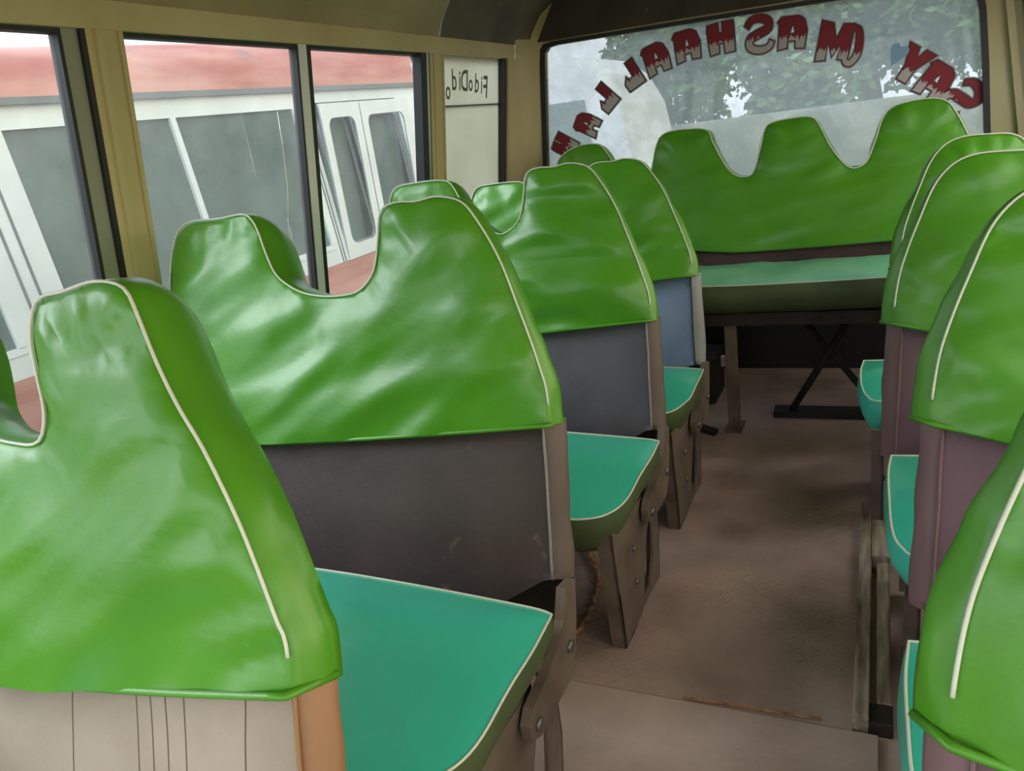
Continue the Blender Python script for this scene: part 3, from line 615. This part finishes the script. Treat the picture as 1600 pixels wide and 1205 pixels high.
n.links.new(b.outputs[0], mx.inputs['Factor']); n.links.new(mx.outputs['Result'], p.inputs['Base Color'])
def offset_poly(p, d):
    n_ = len(p); ar = sum(p[i-1][0]*p[i][1]-p[i][0]*p[i-1][1] for i in range(n_)); sg = 1 if ar > 0 else -1; o = []
    for i in range(n_):
        a, b, c = Vector(p[i-1]), Vector(p[i]), Vector(p[(i+1) % n_]); u = (b-a).normalized(); v = (c-b).normalized()
        n1 = Vector((u.y, -u.x))*sg; n2_ = Vector((v.y, -v.x))*sg; q = n1+n2_; q = q/max(.55, q.dot(q)/2)
        o.append(tuple(b+q*d))
    return o
def strip(cl, hw):
    c = smooth_line(cl, .05); t_ = np.gradient(c, axis=0); t_ /= np.linalg.norm(t_, axis=1)[:, None]; nn = np.stack([-t_[:, 1], t_[:, 0]], 1); k = len(c)
    hw_ = hw*(.55+.45*np.sin(np.linspace(.25, math.pi-.25, k)))[:, None]
    return [tuple(q) for q in c+nn*hw_]+[tuple(q) for q in (c-nn*hw_)[::-1]]
GLYPH = {
 'A': [[(.06, 0), (.0, .55), (.10, .88), (.30, 1), (.92, 1.0), (1.04, .86), (.98, .80), (1.0, .0), (.70, .04), (.70, .26), (.38, .26), (.36, .02)]],
 'H': [[(.02, 0), (.0, .98), (.40, 1.0), (.42, .66), (.60, .66), (.60, 1), (.98, .97), (1.02, .8), (.96, 0), (.64, .03), (.62, .34), (.40, .34), (.38, .0)]],
 'L': [[(.0, .0), (.06, 1), (.46, .98), (.42, .40), (.72, .36), (.80, .50), (1.0, .30), (.96, 0)]],
 'M': [[(.10, .10), (.10, .98), (.40, .96), (.54, .60), (.72, .96), (1.04, 1.0), (1.0, .0), (.74, .04), (.74, .46), (.55, .16), (.36, .46), (.36, .10)], strip([(.16, .90), (-.04, .86), (-.14, .60), (-.16, .25), (-.02, .02), (.14, .06), (.18, .20)], .085)],
 'Y': [[(-.02, 1), (.36, 1), (.50, .70), (.64, .98), (1.0, .98), (.70, .44), (.66, 0), (.32, .0), (.32, .44)]],
 'S': [strip([(.96, .78), (.78, .97), (.44, 1.0), (.16, .86), (.18, .64), (.50, .52), (.84, .38), (.86, .12), (.52, -.02), (.16, .04), (.04, .22)], .125)]}
HOLE = {'A': [(.40, .48), (.62, .48), (.54, .72), (.46, .72)]}
def sticker(ch, x, z, ang, size, parent, wd=.92):
    mb = MB(); W_ = size*wd
    for bold, off, mt in ((.0085, 0, L_GREY), (.0045, .0012, L_BLK), (0, .0024, L_MAR)):
        for gi, g in enumerate(GLYPH[ch]):
            p2 = offset_poly([((u-.5)*W_, v*size) for u, v in g], bold)
            h = HOLE.get(ch); hl = None
            if h: hl = [[(u, v, -off) for u, v in offset_poly([((u-.5)*W_, v*size) for u, v in h], -bold*.5)]]
            mb.prism([(u, v, -off-gi*.0003) for u, v in p2], (0, 0, -.0009), mt, hl)
    o = mb.build('window_letter', parent, fixn=False)
    # text x -> -X, y -> +Z as read from outside; the letter's middle at (x, z)
    rot = Matrix(((-1, 0, 0), (0, 0, 1), (0, 1, 0))).to_4x4()
    o.matrix_local = Matrix.Translation((x, 3.612, z)) @ Matrix.Rotation(math.radians(ang), 4, 'Y') @ rot @ Matrix.Translation((0, -size*.5, 0))
    return o
MA = [('M', -.155, 1.345), ('A', -.318, 1.408), ('S', -.446, 1.424), ('H', -.598, 1.434), ('A', -.739, 1.427), ('A', -.873, 1.396), ('L', -.991, 1.348), ('L', -1.119, 1.270), ('A', -1.212, 1.168), ('H', -1.331, 1.086)]
ANG = [14, 4, 0, -3, -7, -16, -26, -42, -62, -58]
for i_, ((ch, x_, z_), an) in enumerate(zip(MA, ANG)): sticker(ch, x_, z_, an, .145 if ch == 'M' else .118 if i_ < 6 else .112, w5, .88 if i_ < 6 else .72)
for ch, x_, z_, an in (('S', .283, 1.074, 62), ('A', .195, 1.148, 38), ('Y', .113, 1.222, 36)): sticker(ch, x_, z_, an, .128, w5, .8)
m = MB(); hp = [(0, -.045), (.022, -.012), (.034, .012), (.030, .032), (.014, .038), (0, .026), (-.014, .038), (-.030, .032), (-.034, .012), (-.022, -.012)]
ca, sa = math.cos(.5), math.sin(.5)
m.prism([(.062+a*ca+b*sa, 3.611, 1.268-a*sa+b*ca) for a, b in hp], (0, -.002, 0), mat('blue_sticker', srgb(140, 182, 222), .6)); tag(m.build('heart_sticker', w5), 'small blue heart sticker')
INK = mat('grey_marker_ink', srgb(116, 116, 110), .7)
mb = MB(); yy0 = 3.185
for ch, wd_, sc, dz, sl in (('F', .052, 1.25, -.022, .10), ('i', .034, 1.0, -.004, .1), ('d', .058, 1.05, .0, .12), ('o', .050, .9, .006, 0), ('D', .066, 1.12, .006, .06), ('i', .034, 1.05, .010, .0), ('d', .058, 1.1, .010, -.05), ('o', .046, .95, -.022, 0)):
    v, f = text_mesh(ch, .098*sc, .0015); x0_ = min(q.x for q in v); P_ = []
    for q in v:
        u = (q.x-x0_)*.82; zz = 1.350+dz+q.y; P_.append((WX(zz)-.0165, yy0-u+q.y*sl, zz))
    mb.add(P_, f, INK); yy0 -= wd_*.93
tag(mb.build('window_lettering', w4, fixn=False), 'grey hand-painted word on the pane')

# ------------------------------------------------------------------ small things inside
sill = empty('sill_rail', (0, 1.8, -.012), 'weathered wooden rail along the right edge of the aisle floor', 'wooden rail')
def sp_(name, boxes, mt, lab=None):
    m = MB()
    for a, b in boxes: m.box(a, b, mt, .003)
    o = m.build(name, sill); o.data.transform(Matrix.Translation((0, -1.8, .012))); return tag(o, lab)
sp_('outer_batten', [((-.035, 1.342, -.012), (-.006, 2.24, .034))], WOOD)
sp_('inner_batten', [((.006, 1.40, -.012), (.034, 2.20, .022))], WOOD)
sp_('end_block', [((-.006, 1.93, -.012), (.036, 2.24, .040))], WOOD, 'pale worn end block')
sp_('front_block', [((-.006, 1.342, -.012), (.036, 1.40, .02))], DKSTEEL)
m = MB(); pts = smooth_line([(-.80, 1.98, .03), (-.775, 1.90, .012), (-.718, 1.815, .010), (-.672, 1.725, .010), (-.650, 1.62, .010), (-.648, 1.53, .010), (-.66, 1.45, .010), (-.70, 1.38, .012)], .01)
m.tube([(p[0]+.004*math.sin(i*1.3), p[1], p[2]+.003*math.cos(i*1.3)) for i, p in enumerate(pts)], .0062, ROPE, 7); tag(m.build('rope', origin=(-.67, 1.7, 0)), 'tan twisted rope lying on the floor beside the slate-backed seat', 'rope')
# odds and ends under the bench
m = MB(); m.tube([(-.30, 3.0, .012), (-.10, 3.0, .36)], .013, JUNK, 8); m.tube([(.02, 3.03, .012), (-.24, 3.03, .36)], .013, JUNK, 8); m.box((-.36, 2.97, 0), (.08, 3.05, .022), JUNK)
tag(m.build('cross_stand', origin=(-.14, 3.0, 0)), 'dark crossed metal stand in the shade under the rear bench', 'metal stand')
m = MB(); m.box((-.95, 3.08, 0), (-.62, 3.30, .20), JUNK, .01); m.box((-.56, 3.05, .25), (-.53, 3.06, .28), ALU)
m = MB(); m.box((-.98, 3.10, 0), (-.60, 3.32, .2), JUNK, .01); b_ = m.build('storage_box', origin=(-.8, 3.2, 0)); tag(b_, 'dusty black box on the floor under the left end of the rear bench', 'box')
m = MB(); m.box((-.57, 3.08, .17), (-.53, 3.10, .215), ALU, .003); m.box((-.60, 3.098, .185), (-.565, 3.104, .2), JUNK)
lb = m.build('latch', b_); lb.data.transform(Matrix.Translation((.8, -3.2, 0))); tag(lb, 'small pale latch')
m = MB(); m.prism([(-.71, 2.86, 0), (-.68, 2.90, 0), (-.54, 2.80, 0), (-.55, 2.76, 0)], (0, 0, .014), DKSTEEL); tag(m.build('steel_offcut', origin=(-.55, 2.83, 0)), 'flat dark steel offcut on the floor by the bench post', 'steel scrap')

# ------------------------------------------------------------------ outside: ground, the bus alongside, van, trees
m = MB(); m.box((-40, -40, -.80), (40, 40, -.75), DIRT); struct(m.build('ground'))
PITCHB = .02
bus = empty('parked_bus', (-4.2, 3.4, -.75), 'white bus with a faded red roof parked alongside the left windows', 'bus'); BO = Vector((-4.2, 3.4, -.75)); bus.rotation_euler.x = PITCHB
def bp(m, name, parent=bus, lab=None, **k):
    o = m.build(name, parent, **k); o.data.transform(Matrix.Translation(-BO)); return tag(o, lab)
BX = -3.2
OX = lambda z: BX-.10*max(0, z-.55)   # its side leans away above the waist
def side(m, y0, y1, z0, z1, mt, proud=0., thick=.04):
    m.prism([(OX(z0)+proud, y0, z0), (OX(z0)+proud-thick, y0, z0), (OX(z1)+proud-thick, y0, z1), (OX(z1)+proud, y0, z1)], (0, y1-y0, 0), mt)
BY0, BY1 = -.6, 5.85
m = MB(); side(m, BY0, BY1, -.35, .50, REDP); m.box((BX-1.95, BY0, -.35), (BX-.04, BY1, -.30), DKSTEEL); bp(m, 'lower_body', lab='faded red lower side')
m = MB(); side(m, BY0, BY1, 1.505, 1.575, WHITE, .004); bp(m, 'cant_rail', lab='white rail above the windows')
m = MB(); side(m, BY0, BY1, 1.575, 1.605, GREYP, .03, .06); bp(m, 'gutter', lab='grey rain gutter')
m = MB(); ys = np.linspace(BY0, BY1, 40); prof = [(-3.30, 1.60), (-3.315, 1.68), (-3.35, 1.77), (-3.45, 1.845), (-3.7, 1.90), (-4.25, 1.94), (-4.8, 1.90), (-5.1, 1.80), (-5.15, 1.60), (-5.15, -.3)]
V = [(x, y, z+(.012*nz(y*1.5, x)+.028*(y-3.6))*min(1, max(0, (z-1.6)/.25))) for y in ys for x, z in prof]; k = len(prof)
m.add(V, [(j*k+i, j*k+i+1, (j+1)*k+i+1, (j+1)*k+i) for j in range(39) for i in range(k-1)], REDP, True); bp(m, 'roof', lab='faded red roof', fixn=False)
def pillar(y0, y1, grooves=True):
    m = MB(); side(m, y0, y1, .50, 1.505, WHITE, .006); 
    if grooves:
        for t in (.35, .62): side(m, y0+(y1-y0)*t, y0+(y1-y0)*t+.012, .50, 1.50, GREYP, .009, .01)
    bp(m, 'pillar')
pillar(2.06, 2.29); pillar(-.6, -.4); pillar(.75, .98); pillar(4.24, 4.345, True); pillar(5.42, 5.85, False)
def bwin(y0, y1, mid):
    m = MB(); side(m, y0, y1, .62, 1.50, G_OUT, -.012, .006); wo = bp(m, 'window')
    m = MB(); fw_ = .028
    side(m, y0, y1, 1.478, 1.505, WHITE, .004); side(m, y0, y1, .595, .625, WHITE, .004); side(m, y0, y0+fw_, .62, 1.48, WHITE, .004); side(m, y1-fw_, y1, .62, 1.48, WHITE, .004)
    if mid: side(m, mid, mid+.036, .62, 1.48, WHITE, .006)
    o = m.build('window_frame', wo); o.data.transform(Matrix.Translation(-BO))
    m = MB(); side(m, y0, y1, .50, .597, WHITE, .0); bp(m, 'waist_panel')
bwin(2.29, 4.24, 3.225); bwin(.98, 2.06, 1.5); bwin(-.4, .75, .2)
for y0, y1 in ((4.345, 4.785), (4.795, 5.42)):
    a, b, z0, z1, r = y0+.07, y1-.075, .60, 1.40, .06
    hole = arc((b-r, z1-r), r, 0, 90)+arc((a+r, z1-r), r, 90, 180)+arc((a+r, z0+r), r, 180, 270)+arc((b-r, z0+r), r, 270, 360)
    m = MB(); pz = lambda l, off=0: [(OX(z)+.012+off, y, z) for y, z in l]
    m.prism(pz([(y0, .50), (y1, .50), (y1, 1.49), (y0, 1.49)]), (-.012, 0, 0), WHITE, [pz(hole)]); leaf = bp(m, 'door', lab='white folding door leaf with a rounded window')
    big = [((q[0]-(a+b)/2)*1.07+(a+b)/2, (q[1]-1.0)*1.03+1.0) for q in hole]
    m = MB(); m.tube([(OX(z)+.014, y, z) for y, z in hole], .007, GREYP, 6, closed=True); o = m.build('window_seal', leaf); o.data.transform(Matrix.Translation(-BO))
    m = MB(); m.prism(pz(big, -.013), (-.004, 0, 0), G_OUT); o = m.build('pane', leaf); o.data.transform(Matrix.Translation(-BO))
for y in (.5, 4.9):
    m = MB(); m.tube([(BX-.25, y, -.32), (BX-.02, y, -.32)], .42, RUBBER, 24); bp(m, 'wheel')
m = MB(); m.box((-5.14, BY0, .5), (-5.10, BY1, .9), GREYP); m.box((-5.1, BY0+.02, -.3), (-3.3, BY0+.05, 1.7), WHITE); m.box((-5.1, BY1-.05, -.3), (-3.3, BY1-.02, 1.75), WHITE); m.box((-5.1, BY0, .0), (-3.3, BY1, .04), DKSTEEL); bp(m, 'end_walls')

for y in (1.35, 2.15, 2.95, 3.75):
    m = MB(); m.box((-3.95, y, .1), (-3.42, y+.42, .42), DKSTEEL, .03); m.prism([(-3.95, y+.36, .40), (-3.95, y+.46, .40), (-3.95, y+.62, 1.02), (-3.95, y+.56, 1.10), (-3.95, y+.48, 1.04)], (.5, 0, 0), DKSTEEL); bp(m, 'passenger_seat', lab='dark seat inside the parked bus')
van = empty('parked_van', (-3.2, 7.6, -.75), 'white van parked behind the bus, seen through the left of the rear window', 'van'); VO = Vector((-3.2, 7.6, -.75))
def vp(m, name, lab=None, parent=van):
    o = m.build(name, parent); o.data.transform(Matrix.Translation(-VO)); return tag(o, lab)
m = MB(); prof = [(-4.6, -.45), (-4.6, 1.5), (-4.45, 1.72), (-4.1, 1.80), (-2.75, 1.80), (-2.40, 1.74), (-2.2, 1.58), (-2.05, 1.30), (-1.95, .75), (-1.55, .62), (-1.45, .2), (-1.45, -.45)]
m.prism([(x, 7.0, z) for x, z in prof], (0, 1.7, 0), WHITE); vp(m, 'body')
for a, b in ((-4.4, -3.75), (-3.68, -3.0), (-2.93, -2.30)):
    m = MB(); m.prism([(a, 6.992, .72), (b, 6.992, .72), (b-.06, 6.992, 1.38), (a+.02, 6.992, 1.38)], (0, .008, 0), mat('van_window_glass', srgb(120, 136, 142), .15)); vp(m, 'window')
for x in (-4.0, -2.0):
    m = MB(); m.tube([(x, 6.97, -.43), (x, 7.15, -.43)], .32, RUBBER, 24); vp(m, 'wheel')
m = MB(); m.box((-12, 10.0, -.75), (12, 10.2, 1.02), CONC); tag(m.build('boundary_wall', origin=(0, 10.1, -.75)), 'pale concrete boundary wall below the trees behind the bus', 'wall')
def tree(x, y, h, r, label, seed):
    rt = empty('tree', (x, y, -.75), label, 'tree', 'trees behind the boundary wall')
    m = MB(); m.tube([(0, 0, 0), (.1, 0, h*.35), (-.05, .1, h*.6), (0, 0, h*.8)], [.2, .16, .1, .05], BARK, 8); m.build('trunk', rt)
    rnd = random.Random(seed); V = []; F = []
    for k in range(9000):
        # leaves gathered in clumps of the crown
        c = k % 26; rc = random.Random(seed*31+c); cx, cy, cz = rc.gauss(0, r*.5), rc.gauss(0, r*.4), h*.62+rc.gauss(0, h*.20)
        u = Vector((rnd.gauss(0, 1), rnd.gauss(0, 1), rnd.gauss(0, 1))).normalized()*(r*.42*rnd.random()**.4)
        p_ = Vector((cx, cy, cz))+u; a_ = Vector((rnd.gauss(0, 1), rnd.gauss(0, 1), rnd.gauss(0, 1))).normalized()*.10; b_2 = a_.orthogonal().normalized()*.06
        i = len(V); V += [(p_-a_)[:], (p_+b_2)[:], (p_+a_)[:], (p_-b_2)[:]]; F.append((i, i+1, i+2, i+3))
    m = MB(); m.add(V, F, LEAF); m.build('foliage', rt, fixn=False)
for i, (x, y, h, r) in enumerate(((-4.2, 17.5, 5.4, 1.6), (-.2, 14.0, 4.8, 1.7), (4.6, 14.6, 5.4, 1.8), (-9.0, 16, 5.6, 1.8), (9.8, 15.5, 5.6, 1.9), (2.6, 21.5, 6.8, 2.3), (-3.2, 24.5, 7.4, 2.3))):
    tree(x, y, h, r, ['leafy tree beyond the wall, seen beside the white van', 'leafy tree beyond the wall, at the middle of the rear window', 'leafy tree beyond the wall, at the right of the rear window', 'leafy tree farthest to the left beyond the white van', 'leafy tree farthest to the right beyond the wall', 'tall tree in the back row, right of the middle of the rear window', 'tall tree in the back row, left of the middle of the rear window'][i], i+3)
